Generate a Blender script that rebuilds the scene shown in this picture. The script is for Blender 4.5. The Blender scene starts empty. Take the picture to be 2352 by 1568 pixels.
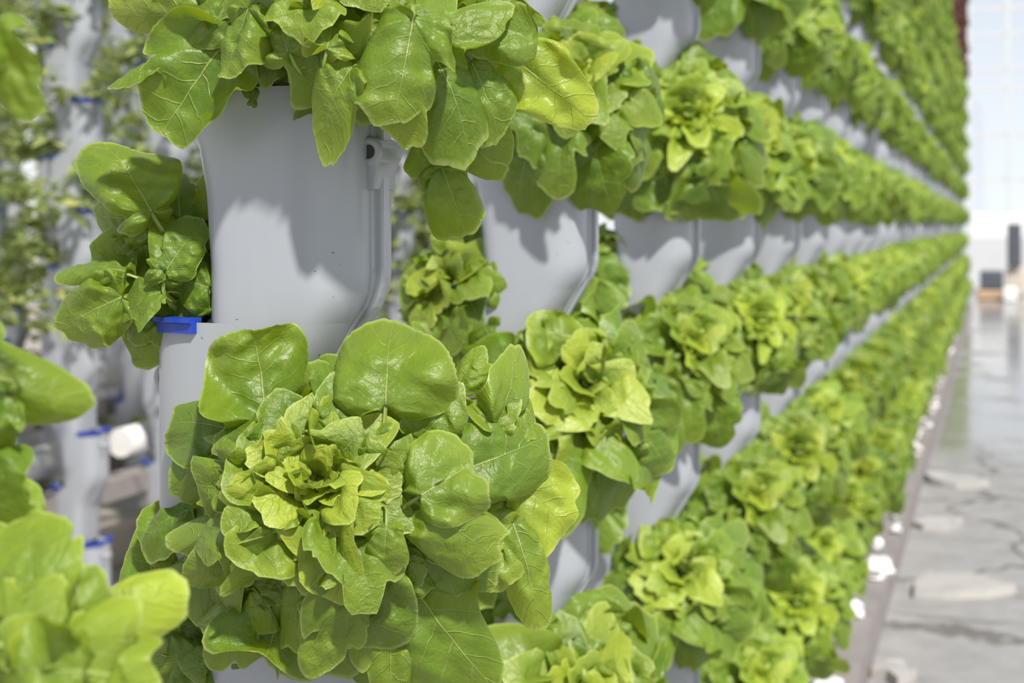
import bpy, math, random
import numpy as np
from mathutils import Vector, Matrix, Euler

S = bpy.context.scene
COL = S.collection
PI = math.pi

# ------------------------------------------------------------------ camera, sky, sun, exposure
FPX = 50.0 / 36.0 * 2352
CAMZ = 1.2
VPX, HY = 2285.0, 516.0                       # vanishing point of the rows, horizon line
TH = math.atan((VPX - 1176) / FPX)
CT, ST = math.cos(TH), math.sin(TH)
cam_d = bpy.data.cameras.new('camera'); cam_o = bpy.data.objects.new('camera', cam_d); COL.objects.link(cam_o)
cam_d.lens = 50; cam_d.sensor_width = 36; cam_d.sensor_fit = 'HORIZONTAL'
cam_d.shift_y = -(784 - HY) / 2352.0
cam_d.clip_start = 0.02; cam_d.clip_end = 500
cam_o.location = (0, 0, CAMZ); cam_o.rotation_euler = (PI / 2, 0, TH)
cam_d.dof.use_dof = True; cam_d.dof.focus_distance = 0.94; cam_d.dof.aperture_fstop = 8.0
S.camera = cam_o

w = bpy.data.worlds.new('sky'); S.world = w; w.use_nodes = True
nt = w.node_tree; bg = nt.nodes['Background']
tc = nt.nodes.new('ShaderNodeTexCoord'); sx = nt.nodes.new('ShaderNodeSeparateXYZ')
cr = nt.nodes.new('ShaderNodeValToRGB')
nt.links.new(tc.outputs['Generated'], sx.inputs[0]); nt.links.new(sx.outputs['Z'], cr.inputs[0])
cr.color_ramp.elements[0].position = 0.0; cr.color_ramp.elements[0].color = (1.95, 1.98, 2.02, 1)
cr.color_ramp.elements[1].position = 0.6; cr.color_ramp.elements[1].color = (0.50, 0.62, 0.84, 1)
nt.links.new(cr.outputs[0], bg.inputs[0]); bg.inputs[1].default_value = 0.55

EX = Vector((CT, ST, 0)); EF = Vector((-ST, CT, 0)); EU = Vector((0, 0, 1))   # camera right, forward, up
sun_d = bpy.data.lights.new('sun', 'SUN'); sun_o = bpy.data.objects.new('sun', sun_d); COL.objects.link(sun_o)
sun_d.energy = 5.4; sun_d.angle = math.radians(3.0); sun_d.color = (1.0, 0.95, 0.86)
travel = (-EX * 0.26 - EU * 0.76 + EF * 0.58).normalized()
sun_o.rotation_euler = travel.to_track_quat('-Z', 'Y').to_euler(); sun_o.location = (-2, -2, 6)
S.view_settings.view_transform = 'Standard'; S.view_settings.look = 'None'
S.view_settings.exposure = 0.06; S.view_settings.gamma = 1.0; S.view_settings.use_curve_mapping = False

def P(px, py, Z):
    """pixel at depth Z -> world point (used once, for measuring positions off the photograph)"""
    return EX * ((px - 1176) / FPX * Z) + EF * Z + Vector((0, 0, CAMZ + (HY - py) / FPX * Z))

# ------------------------------------------------------------------ materials
def mat(name):
    m = bpy.data.materials.new(name); m.use_nodes = True
    n = m.node_tree; b = n.nodes['Principled BSDF']
    return m, n, b
class G:                                       # terse node building
    def __init__(s, n): s.n = n
    def new(s, t, **kw):
        x = s.n.nodes.new(t)
        for k, v in kw.items(): setattr(x, k, v)
        return x
    def link(s, a, b): s.n.links.new(a, b)
    def val(s, x, sock):
        if isinstance(x, (int, float)): sock.default_value = x
        elif isinstance(x, (tuple, list)): sock.default_value = x
        else: s.link(x, sock)
    def m(s, op, a, b=0.0, c=0.0, clamp=False):
        x = s.new('ShaderNodeMath', operation=op, use_clamp=clamp)
        s.val(a, x.inputs[0]); s.val(b, x.inputs[1])
        if op in ('MULTIPLY_ADD', 'SMOOTH_MIN'): s.val(c, x.inputs[2])
        return x.outputs[0]
    def mix(s, f, a, b, blend='MIX'):
        x = s.new('ShaderNodeMix', data_type='RGBA', blend_type=blend)
        s.val(f, x.inputs[0]); s.val(a, x.inputs[6]); s.val(b, x.inputs[7])
        return x.outputs[2]
    def noise(s, vec, scale, detail=3, rough=0.5):
        x = s.new('ShaderNodeTexNoise'); x.inputs['Scale'].default_value = scale
        x.inputs['Detail'].default_value = detail; x.inputs['Roughness'].default_value = rough
        if vec is not None: s.link(vec, x.inputs['Vector'])
        return x.outputs['Fac']
    def sm(s, x, a, b, lo=0.0, hi=1.0):
        r = s.new('ShaderNodeMapRange', interpolation_type='SMOOTHSTEP')
        s.val(x, r.inputs[0]); r.inputs[1].default_value = a; r.inputs[2].default_value = b
        r.inputs[3].default_value = lo; r.inputs[4].default_value = hi
        return r.outputs[0]

def leaf_material(name, dark, light, heart, vein, trans, rough=0.40, tw=0.30, bump=0.8):
    m, n, b = mat(name); g = G(n)
    uv = g.new('ShaderNodeUVMap', uv_map='UVMap').outputs[0]
    sp = g.new('ShaderNodeSeparateXYZ'); g.link(uv, sp.inputs[0])
    X, Y = sp.outputs[0], sp.outputs[1]
    at = g.new('ShaderNodeAttribute', attribute_name='leafval'); tint = at.outputs['Vector']
    sp2 = g.new('ShaderNodeSeparateXYZ'); g.link(tint, sp2.inputs[0])
    tn, rho, seed = sp2.outputs[0], sp2.outputs[1], sp2.outputs[2]
    ax = g.m('ABSOLUTE', X)
    # warped uv so every leaf has its own veins
    cmb = g.new('ShaderNodeCombineXYZ'); g.link(X, cmb.inputs[0]); g.link(Y, cmb.inputs[1]); g.link(g.m('MULTIPLY', seed, 9.0), cmb.inputs[2])
    V = cmb.outputs[0]
    nz = g.noise(V, 3.0, 2)
    # midrib
    wid = g.new('ShaderNodeMath', operation='MULTIPLY_ADD'); g.link(Y, wid.inputs[0]); wid.inputs[1].default_value = -0.013; wid.inputs[2].default_value = 0.016
    wid = g.m('MAXIMUM', wid.outputs[0], 0.003)
    mid = g.m('SUBTRACT', 1.0, g.m('DIVIDE', ax, wid), clamp=True)
    mid = g.sm(mid, 0.0, 0.5)
    # side veins
    sg = g.m('SIGN', X)
    q = g.m('ADD', Y, g.m('MULTIPLY', ax, -0.75))
    q = g.m('ADD', q, g.m('MULTIPLY', sg, 0.055))
    q = g.m('ADD', q, g.m('MULTIPLY', nz, 0.22))
    tri = g.m('ABSOLUTE', g.m('SUBTRACT', g.m('FRACT', g.m('MULTIPLY', q, 5.2)), 0.5))
    side = g.m('MULTIPLY', g.sm(tri, 0.44, 0.5), g.sm(ax, 0.5, 0.0))
    vo = g.new('ShaderNodeTexVoronoi', feature='DISTANCE_TO_EDGE'); vo.inputs['Scale'].default_value = 11.0
    wv = g.new('ShaderNodeVectorMath', operation='ADD'); g.link(V, wv.inputs[0])
    ns = g.new('ShaderNodeTexNoise'); ns.inputs['Scale'].default_value = 7.0; g.link(V, ns.inputs['Vector'])
    sc = g.new('ShaderNodeVectorMath', operation='SCALE'); g.link(ns.outputs['Color'], sc.inputs[0]); sc.inputs['Scale'].default_value = 0.10
    g.link(sc.outputs[0], wv.inputs[1]); g.link(wv.outputs[0], vo.inputs['Vector'])
    fine = g.sm(vo.outputs['Distance'], 0.045, 0.0)
    tn = g.m('ADD', tn, g.m('MULTIPLY_ADD', rho, 0.42, 0.0) if False else g.m('MULTIPLY', g.m('SUBTRACT', rho, 0.62), 0.40), clamp=True)
    base = g.mix(tn, dark, light)
    base = g.mix(g.sm(tn, 0.6, 1.0), base, heart)
    oi = g.new('ShaderNodeObjectInfo').outputs['Random']
    blot = g.noise(V, 5.0, 4, 0.6)
    base = g.mix(g.m('MULTIPLY', g.sm(blot, 0.40, 0.72), 0.30), base, light)
    base = g.mix(g.m('MULTIPLY', oi, 0.22), base, light)
    vv = g.m('MAXIMUM', g.m('MAXIMUM', g.m('MULTIPLY', mid, 0.55), g.m('MULTIPLY', side, 0.34)), g.m('MULTIPLY', fine, 0.09))
    vv = g.m('MULTIPLY', vv, g.sm(tn, 0.55, 0.95, 1.0, 0.35))
    col = g.mix(vv, base, vein)
    col = g.mix(g.m('MULTIPLY', g.sm(rho, 0.955, 0.99), 0.45), col, vein)
    hs = g.new('ShaderNodeHueSaturation'); g.link(col, hs.inputs['Color'])
    g.link(g.m('MULTIPLY_ADD', oi, 0.25, 0.88), hs.inputs['Value'])
    col = hs.outputs[0]
    g.link(col, b.inputs['Base Color']); b.inputs['Roughness'].default_value = rough
    b.inputs['Specular IOR Level'].default_value = 0.5
    rg = g.m('MULTIPLY_ADD', blot, 0.22, rough - 0.10); g.link(rg, b.inputs['Roughness'])
    tl = g.new('ShaderNodeBsdfTranslucent')
    tcol = g.mix(g.m('MULTIPLY', vv, 0.3), g.mix(tn, trans, (trans[0] * 1.25, trans[1] * 1.12, trans[2], 1)), dark)
    g.link(tcol, tl.inputs['Color'])
    bp = g.new('ShaderNodeBump'); bp.inputs['Strength'].default_value = bump; bp.inputs['Distance'].default_value = 0.0016
    h = g.m('ADD', g.m('MULTIPLY', g.noise(V, 9.0, 3), 1.2), g.m('MULTIPLY', g.m('MAXIMUM', mid, g.m('MULTIPLY', side, 0.5)), -0.7))
    h = g.m('ADD', h, g.m('MULTIPLY', g.noise(V, 42.0, 2), 0.22))
    g.link(h, bp.inputs['Height']); g.link(bp.outputs[0], b.inputs['Normal']); g.link(bp.outputs[0], tl.inputs['Normal'])
    ms = g.new('ShaderNodeMixShader'); ms.inputs[0].default_value = tw
    g.link(b.outputs[0], ms.inputs[1]); g.link(tl.outputs[0], ms.inputs[2])
    g.link(ms.outputs[0], n.nodes['Material Output'].inputs['Surface'])
    return m

M_LET = leaf_material('lettuce_leaf', (0.085, 0.175, 0.012, 1), (0.26, 0.37, 0.036, 1), (0.43, 0.52, 0.048, 1),
                      (0.52, 0.62, 0.19, 1), (0.40, 0.52, 0.010, 1))
M_HERB = leaf_material('herb_leaf', (0.12, 0.18, 0.045, 1), (0.33, 0.41, 0.13, 1), (0.52, 0.50, 0.18, 1),
                       (0.5, 0.6, 0.28, 1), (0.34, 0.46, 0.08, 1), rough=0.5, tw=0.3)
M_RED = leaf_material('red_lettuce_leaf', (0.07, 0.018, 0.018, 1), (0.13, 0.035, 0.03, 1), (0.2, 0.09, 0.04, 1),
                      (0.2, 0.08, 0.06, 1), (0.22, 0.05, 0.04, 1), rough=0.5, tw=0.25)

def plastic():
    m, n, b = mat('grey_plastic'); g = G(n)
    oc = g.new('ShaderNodeTexCoord').outputs['Object']
    mp = g.new('ShaderNodeMapping'); g.link(oc, mp.inputs[0]); mp.inputs['Scale'].default_value = (1, 1, 0.12)
    streak = g.noise(mp.outputs[0], 60, 4, 0.6)
    spot = g.noise(oc, 130, 2)
    col = g.mix(g.m('MULTIPLY', g.sm(streak, 0.5, 0.75), 0.10), (0.35, 0.37, 0.41, 1), (0.46, 0.48, 0.52, 1))
    col = g.mix(g.m('MULTIPLY', g.sm(spot, 0.735, 0.76), 0.7), col, (0.10, 0.09, 0.08, 1))
    b2 = g.noise(oc, 14, 4, 0.65)
    col = g.mix(g.m('MULTIPLY', g.sm(b2, 0.55, 0.8), 0.12), col, (0.36, 0.37, 0.36, 1))
    g.link(col, b.inputs['Base Color'])
    g.link(g.m('MULTIPLY_ADD', b2, 0.2, 0.22), b.inputs['Roughness'])
    bp = g.new('ShaderNodeBump'); bp.inputs['Strength'].default_value = 0.12; bp.inputs['Distance'].default_value = 0.001
    g.link(g.noise(mp.outputs[0], 110, 2), bp.inputs['Height']); g.link(bp.outputs[0], b.inputs['Normal'])
    return m
M_PL = plastic()

def simple(name, col, rough=0.5, metal=0.0, nscale=20, amt=0.15, bump=0.0, dark=None):
    m, n, b = mat(name); g = G(n)
    oc = g.new('ShaderNodeTexCoord').outputs['Object']
    f = g.noise(oc, nscale, 4, 0.6)
    dk = dark or (col[0] * 0.55, col[1] * 0.55, col[2] * 0.55, 1)
    g.link(g.mix(g.m('MULTIPLY', g.sm(f, 0.45, 0.75), amt * 2), col, dk), b.inputs['Base Color'])
    b.inputs['Roughness'].default_value = rough; b.inputs['Metallic'].default_value = metal
    if bump:
        bp = g.new('ShaderNodeBump'); bp.inputs['Strength'].default_value = bump; bp.inputs['Distance'].default_value = 0.004
        g.link(f, bp.inputs['Height']); g.link(bp.outputs[0], b.inputs['Normal'])
    return m
M_BLUE = simple('blue_plastic', (0.012, 0.05, 0.42, 1), 0.35, amt=0.12)
M_DARK = simple('growing_medium', (0.03, 0.028, 0.02, 1), 0.9)
M_HOLE = simple('hole_inside', (0.05, 0.05, 0.05, 1), 0.7)
M_PIPE = simple('white_pvc', (0.78, 0.77, 0.75, 1), 0.4, amt=0.06)
M_KERB = simple('white_foam', (0.86, 0.85, 0.84, 1), 0.8, nscale=30, amt=0.15, bump=0.5)
M_SLAB = simple('kerb_concrete', (0.42, 0.40, 0.385, 1), 0.8, nscale=9, amt=0.25, bump=0.5)
M_SIDE = simple('kerb_side', (0.26, 0.235, 0.23, 1), 0.7, nscale=7, amt=0.2, bump=0.3)
M_PLANK = simple('pale_timber', (0.46, 0.41, 0.36, 1), 0.8, nscale=6, amt=0.2, bump=0.3)
M_FRAME = simple('painted_steel', (0.62, 0.64, 0.66, 1), 0.45, nscale=3, amt=0.05)
M_BOX = simple('dark_box', (0.09, 0.10, 0.12, 1), 0.5, amt=0.1)
M_GREY = simple('grey_cover', (0.35, 0.36, 0.42, 1), 0.5, amt=0.1)
M_WHITE = simple('white_sack', (0.88, 0.88, 0.88, 1), 0.5, amt=0.04)
M_TAN = simple('tan_board', (0.55, 0.38, 0.24, 1), 0.8, nscale=4, amt=0.2)
M_BEIGE = simple('beige_board', (0.62, 0.55, 0.48, 1), 0.8, nscale=4, amt=0.1)
M_SOIL = simple('earth', (0.40, 0.355, 0.31, 1), 0.95, nscale=3, amt=0.25, bump=0.6)
M_WIRE = simple('wire', (0.15, 0.14, 0.12, 1), 0.5)

def floor_mat():
    m, n, b = mat('wet_concrete'); g = G(n)
    oc = g.new('ShaderNodeTexCoord').outputs['Object']
    big = g.noise(oc, 1.4, 5, 0.6); med = g.noise(oc, 7, 5, 0.65); fin = g.noise(oc, 60, 3)
    mp = g.new('ShaderNodeMapping'); g.link(oc, mp.inputs[0]); mp.inputs['Scale'].default_value = (1.0, 2.4, 1)
    pits = g.noise(mp.outputs[0], 9, 3, 0.5)
    sp = g.new('ShaderNodeSeparateXYZ'); g.link(oc, sp.inputs[0])
    col = g.mix(g.sm(med, 0.3, 0.75), (0.34, 0.33, 0.33, 1), (0.26, 0.25, 0.25, 1))
    col = g.mix(g.m('MULTIPLY', g.sm(pits, 0.66, 0.72), 0.6), col, (0.17, 0.165, 0.165, 1))
    vc = g.new('ShaderNodeTexVoronoi', feature='DISTANCE_TO_EDGE'); vc.inputs['Scale'].default_value = 0.9
    wn = g.new('ShaderNodeTexNoise'); wn.inputs['Scale'].default_value = 2.5; wn.inputs['Detail'].default_value = 5; g.link(oc, wn.inputs['Vector'])
    wa = g.new('ShaderNodeVectorMath', operation='MULTIPLY_ADD'); g.link(wn.outputs['Color'], wa.inputs[0]); wa.inputs[1].default_value = (0.6, 0.6, 0.6); g.link(oc, wa.inputs[2])
    g.link(wa.outputs[0], vc.inputs['Vector'])
    col = g.mix(g.sm(vc.outputs['Distance'], 0.022, 0.008, 0.0, 0.75), col, (0.10, 0.09, 0.075, 1))
    # joints between the slabs
    jy = g.m('ABSOLUTE', g.m('SUBTRACT', g.m('FRACT', g.m('DIVIDE', g.m('ADD', sp.outputs[1], g.m('MULTIPLY', med, 0.12)), 1.15)), 0.5))
    jt = g.sm(jy, 0.485, 0.497)
    col = g.mix(g.m('MULTIPLY', jt, 0.65), col, (0.12, 0.11, 0.09, 1))
    # water lies beyond about five metres
    wet = g.m('MULTIPLY', g.sm(g.m('ADD', sp.outputs[1], g.m('MULTIPLY', big, 2.0)), 8.2, 9.2), g.sm(big, 0.30, 0.46))
    col = g.mix(g.m('MULTIPLY', wet, 0.35), col, (0.20, 0.20, 0.21, 1))
    g.link(col, b.inputs['Base Color'])
    r = g.m('MULTIPLY_ADD', wet, -0.60, 0.72)
    g.link(r, b.inputs['Roughness'])
    bp = g.new('ShaderNodeBump'); bp.inputs['Distance'].default_value = 0.01
    g.link(g.m('MULTIPLY_ADD', wet, -0.36, 0.40), bp.inputs['Strength'])
    g.link(g.m('ADD', med, g.m('ADD', g.m('MULTIPLY', fin, 0.3), g.m('MULTIPLY', g.sm(pits, 0.6, 0.72), -0.7))), bp.inputs['Height']); g.link(bp.outputs[0], b.inputs['Normal'])
    return m
M_FLOOR = floor_mat()
def glass_mat():
    m, n, b = mat('greenhouse_glass'); g = G(n)
    tr = g.new('ShaderNodeBsdfTransparent'); tr.inputs[0].default_value = (0.93, 0.96, 0.98, 1)
    gl = g.new('ShaderNodeBsdfGlossy'); gl.inputs['Roughness'].default_value = 0.05
    ms = g.new('ShaderNodeMixShader'); ms.inputs[0].default_value = 0.07
    g.link(tr.outputs[0], ms.inputs[1]); g.link(gl.outputs[0], ms.inputs[2]); g.link(ms.outputs[0], n.nodes['Material Output'].inputs['Surface'])
    return m
M_GLASS = glass_mat()

# ------------------------------------------------------------------ object helpers
def tag(o, label=None, cat=None, group=None, kind=None):
    if label: o['label'] = label
    if cat: o['category'] = cat
    if group: o['group'] = group
    if kind: o['kind'] = kind
    return o
def empty(name, loc, label=None, cat=None, group=None):
    o = bpy.data.objects.new(name, None); COL.objects.link(o); o.location = loc; o.empty_display_size = 0.02
    return tag(o, label, cat, group)
def mesh_obj(name, V, F, m, parent=None, smooth=True, uv=None, lv=None, loc=None):
    me = bpy.data.meshes.new(name)
    me.from_pydata([tuple(v) for v in V] if not isinstance(V, np.ndarray) else V.tolist(), [], F if isinstance(F, list) else F.tolist())
    if isinstance(m, (list, tuple)):
        for x in m: me.materials.append(x)
    else: me.materials.append(m)
    if smooth: me.polygons.foreach_set('use_smooth', [True] * len(me.polygons))
    if uv is not None:
        ul = me.uv_layers.new(name='UVMap'); li = np.zeros(len(me.loops), dtype=np.int32); me.loops.foreach_get('vertex_index', li)
        ul.data.foreach_set('uv', uv[li].astype(np.float32).ravel())
    if lv is not None:
        a = me.attributes.new('leafval', 'FLOAT_VECTOR', 'POINT'); a.data.foreach_set('vector', lv.astype(np.float32).ravel())
    me.update()
    o = bpy.data.objects.new(name, me); COL.objects.link(o)
    if parent is not None: o.parent = parent
    if loc is not None: o.location = loc
    return o
class MB:                                      # plain solid shapes collected into one mesh
    def __init__(s): s.V = []; s.F = []
    def add(s, V, F):
        k = len(s.V); s.V += [tuple(v) for v in V]; s.F += [tuple(i + k for i in f) for f in F]
    def box(s, a, b, rz=0, jit=0, rng=None):
        c = [(a[i] + b[i]) / 2 for i in range(3)]; V = []
        for z in (a[2], b[2]):
            for x, y in ((a[0], a[1]), (b[0], a[1]), (b[0], b[1]), (a[0], b[1])):
                dx, dy = x - c[0], y - c[1]
                v = [c[0] + dx * math.cos(rz) - dy * math.sin(rz), c[1] + dx * math.sin(rz) + dy * math.cos(rz), z]
                if jit: v = [q + rng.uniform(-jit, jit) for q in v]
                V.append(v)
        s.add(V, [(0, 3, 2, 1), (4, 5, 6, 7), (0, 1, 5, 4), (1, 2, 6, 5), (2, 3, 7, 6), (3, 0, 4, 7)])
    def tube(s, pts, r, n=12, cap=True):
        pts = [Vector(p) for p in pts]; rs = r if isinstance(r, (list, tuple)) else [r] * len(pts)
        V = []; F = []; u = None
        for i, p in enumerate(pts):
            t = (pts[min(i + 1, len(pts) - 1)] - pts[max(i - 1, 0)]).normalized()
            if u is None: u = t.orthogonal().normalized()
            u = (u - t * u.dot(t)).normalized(); v = t.cross(u)
            for j in range(n):
                a = 2 * PI * j / n; V.append(p + (u * math.cos(a) + v * math.sin(a)) * rs[i])
        for i in range(len(pts) - 1):
            for j in range(n):
                F.append((i * n + j, i * n + (j + 1) % n, (i + 1) * n + (j + 1) % n, (i + 1) * n + j))
        if cap:
            F.append(tuple(range(n))[::-1]); F.append(tuple(range((len(pts) - 1) * n, len(pts) * n)))
        s.add(V, F)
    def obj(s, name, m, parent=None, smooth=False, bevel=0, loc=None):
        o = mesh_obj(name, s.V, s.F, m, parent, smooth, loc=loc)
        if bevel:
            b = o.modifiers.new('bevel', 'BEVEL'); b.width = bevel; b.segments = 2; b.limit_method = 'ANGLE'
        return o

# ------------------------------------------------------------------ leaves
def nrm(v): return v / (np.linalg.norm(v) + 1e-12)
def smooth01(x): x = np.clip(x, 0, 1); return x * x * (3 - 2 * x)
class Foliage:
    def __init__(s, seed=0):
        s.V = []; s.F = []; s.U = []; s.A = []; s.k = 0; s.rng = np.random.default_rng(seed)
    def put(s, V, F, U, A):
        s.V.append(V); s.F.append(F + s.k); s.U.append(U); s.A.append(A); s.k += len(V)
    def leaf(s, O, C, T, N, L, W, tint=0.4, nr=10, na=36, ruffle=0.10, cup=0.0, droop=0.6, fold=0.15, lob=0.10,
             notch=None, pet_w=0.007, back=0.10, teeth=0.0, curl=0.0, side_curl=0.0, kmin=2, kmax=7, stem=True, frill=0.035, rolls=3):
        """one lettuce leaf: petiole from O, blade centred near C with its tip along T and its face along N"""
        rng = s.rng
        O, C, T, N = [np.array(x, float) for x in (O, C, T, N)]
        T = nrm(T); N = nrm(N - T * N.dot(T)); B = np.cross(T, N)
        Q = C - T * L * 0.45
        amax = math.radians(160)
        al = np.linspace(-amax, amax, na)
        a_, b_, e = 0.56 * L, 0.5 * W, 0.44 * L
        # ray from Q to an ellipse centred e ahead
        ca, sa = np.cos(al), np.sin(al)
        A2 = (ca / a_) ** 2 + (sa / b_) ** 2; B2 = -2 * ca * e / a_ ** 2; C2 = (e / a_) ** 2 - 1
        R = (-B2 + np.sqrt(np.maximum(B2 * B2 - 4 * A2 * C2, 0))) / (2 * A2)
        aa = np.abs(al)
        R = R * (1 + back * np.exp(-((aa - 1.75) / 0.45) ** 2) * 4)          # basal ears
        R = R * (1 - 0.8 * smooth01((aa - math.radians(128)) / math.radians(30)))
        k1, k2 = rng.integers(3, 5), rng.integers(5, 8)
        p1, p2 = rng.uniform(0, 6.28, 2)
        R = R * (1 + lob * np.sin(k1 * al + p1) + lob * 0.55 * np.sin(k2 * al + p2))
        if notch is None:
            notch = []
            for sg in (-1, 1):
                if rng.random() < 0.7: notch.append((sg * rng.uniform(0.5, 1.6), rng.uniform(0.12, 0.42), rng.uniform(0.09, 0.2)))
                if rng.random() < 0.3: notch.append((sg * rng.uniform(0.2, 1.0), rng.uniform(0.08, 0.2), rng.uniform(0.06, 0.12)))
        for (a0, dep, wd) in notch: R = R * (1 - dep * np.exp(-((al - a0) / wd) ** 2))
        if teeth: R = R * (1 + teeth * np.interp(np.linspace(0, 1, na), np.linspace(0, 1, na), rng.uniform(-1, 1, na)))
        rho = np.linspace(0, 1, nr + 1)[1:] ** 0.85
        RR, AA = np.meshgrid(rho, al, indexing='ij')
        roll = np.zeros_like(AA); shrink = np.zeros_like(AA)
        for i in range(rolls):
            a0 = rng.uniform(-2.3, 2.3); wd = rng.uniform(0.22, 0.6); sg = -1 if rng.random() < 0.65 else 1
            bmp = np.exp(-((AA - a0) / wd) ** 2) * rng.uniform(0.5, 1.1)
            st = np.clip((RR - rng.uniform(0.5, 0.72)) / 0.45, 0, 1)
            roll += sg * bmp * st ** 1.6 * 0.30; shrink += bmp * st ** 2 * 0.16
        rr = RR * R[None, :] * (1 - np.clip(shrink, 0, 0.6))
        X = rr * np.sin(AA); Y = rr * np.cos(AA)
        z = cup * W * (RR ** 2) * 0.5
        z += fold * np.abs(X) * (1 - 0.3 * RR)
        amp = ruffle * W * (RR ** 1.8) * np.minimum(1.0, 0.25 + np.abs(AA) / 1.2)
        rf = np.zeros_like(AA)
        for i in range(4):
            k = rng.uniform(kmin, kmax); rf += rng.uniform(0.4, 1.0) * np.sin(k * AA + rng.uniform(0, 6.28) + RR * rng.uniform(-1.5, 1.5)) / (0.6 + 0.18 * k)
        z += amp * rf * 1.15
        z += W * rng.uniform(-0.35, 0.35) * (X / W) * (Y / L) * 1.2
        z += W * 0.035 * np.sin(rng.uniform(3, 6) * Y / L + rng.uniform(0, 6.28)) * RR
        z += roll * W
        if frill:
            ff = np.zeros_like(AA); env = 0.6 + 0.6 * np.sin(rng.uniform(1.5, 3) * al + rng.uniform(0, 6.28))[None, :]
            for i in range(3):
                k = rng.uniform(8, 15); ff += np.sin(k * AA + rng.uniform(0, 6.28) + 1.5 * np.sin(2 * AA + rng.uniform(0, 6))) / 2
            z += frill * W * RR ** 5 * ff * np.clip(env, 0, 1.2)
            AA = AA + 0  # outline follows the frill
        for i in range(5):                                                    # blisters between the veins
            kx, ky = rng.uniform(-1, 1, 2) * 16 / W; k3, k4 = rng.uniform(-1, 1, 2) * 16 / W
            z += 0.024 * W * np.sin(kx * X + ky * Y + rng.uniform(0, 6.28)) * np.sin(k3 * X + k4 * Y + rng.uniform(0, 6.28)) * np.minimum(1, RR * 2)
        z -= curl * W * np.clip(RR - 0.62, 0, 1) ** 2 * 3.0
        bx = Y.copy()
        if abs(droop) > 1e-4:
            kp = droop / L; yy = np.sin(kp * Y) / kp; zz = -(1 - np.cos(kp * Y)) / kp * np.where(Y > 0, 1, 0.3)
            yo = yy - z * np.sin(kp * Y); z = zz + z * np.cos(kp * Y); Yw = yo
        else: Yw = Y
        if abs(side_curl) > 1e-4:
            kp = side_curl / (W * 0.5); xx = np.sin(kp * X) / kp; z = z - (1 - np.cos(kp * X)) / kp
            Xw = xx
        else: Xw = X
        Pp = Q[None, None, :] + Xw[..., None] * B + Yw[..., None] * T + z[..., None] * N
        pts = Pp.reshape(-1, 3)
        uvs = np.stack([X / L, Y / L + 0.05], -1).reshape(-1, 2)
        sd = rng.random()
        att = np.stack([np.full(RR.size, tint), RR.ravel(), np.full(RR.size, sd)], -1)
        centre = Q[None, :]
        V = np.concatenate([centre, pts]); U = np.concatenate([[[0, 0.05]], uvs]); A = np.concatenate([[[tint, 0, sd]], att])
        F = []
        for j in range(na - 1): F.append((0, 1 + j, 2 + j, 2 + j))
        idx = 1 + np.arange(nr * na).reshape(nr, na)
        q = np.stack([idx[:-1, :-1], idx[1:, :-1], idx[1:, 1:], idx[:-1, 1:]], -1).reshape(-1, 4)
        F = np.concatenate([np.array(F), q])
        s.put(V, F, U, A)
        if not stem: return
        # petiole: a shallow channel that runs on into the midrib
        n = 9; d = np.linalg.norm(Q - O); c1 = O + (nrm(Q - O) * 0.6 + N * -0.15) * d * 0.5; c2 = Q - T * d * 0.35
        ts = np.linspace(0, 1, n)[:, None]
        cv = (1 - ts) ** 3 * O + 3 * (1 - ts) ** 2 * ts * c1 + 3 * (1 - ts) * ts ** 2 * c2 + ts ** 3 * Q
        ex = Q + T * 0.10 * L - N * 0.0002
        cv = np.concatenate([cv, [ex]])
        wd = np.concatenate([np.linspace(1.25, 0.55, n), [0.12]]) * pet_w
        tg = np.gradient(cv, axis=0); V = []
        for i in range(n + 1):
            t = nrm(tg[i]); b = np.cross(t, N); b = nrm(b) if np.linalg.norm(b) > 1e-3 else B
            nn = np.cross(b, t)
            for u in (-1, -0.5, 0, 0.5, 1): V.append(cv[i] + b * u * wd[i] + nn * (abs(u) - 0.7) * wd[i] * 0.6 - N * (0.0022 if i > n - 1 else 0.0016 if i > n - 3 else 0))
        V = np.array(V); m_ = n + 1
        idx = np.arange(m_ * 5).reshape(m_, 5)
        q = np.stack([idx[:-1, :-1], idx[1:, :-1], idx[1:, 1:], idx[:-1, 1:]], -1).reshape(-1, 4)
        uu = np.tile(np.array([[0.016, 0.0], [0.006, 0], [0, 0], [0.006, 0], [0.016, 0]]), (m_, 1))
        s.put(V, q, uu, np.tile([[min(1, tint + 0.15), 0.1, sd]], (len(V), 1)))
    def obj(s, name, m, parent=None, loc=None):
        V = np.concatenate(s.V); F = np.concatenate(s.F); U = np.concatenate(s.U); A = np.concatenate(s.A)
        Fl = [tuple(f) if f[2] != f[3] else tuple(f[:3]) for f in F.tolist()]
        return mesh_obj(name, V, Fl, m, parent, True, U, A, loc)

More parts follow.
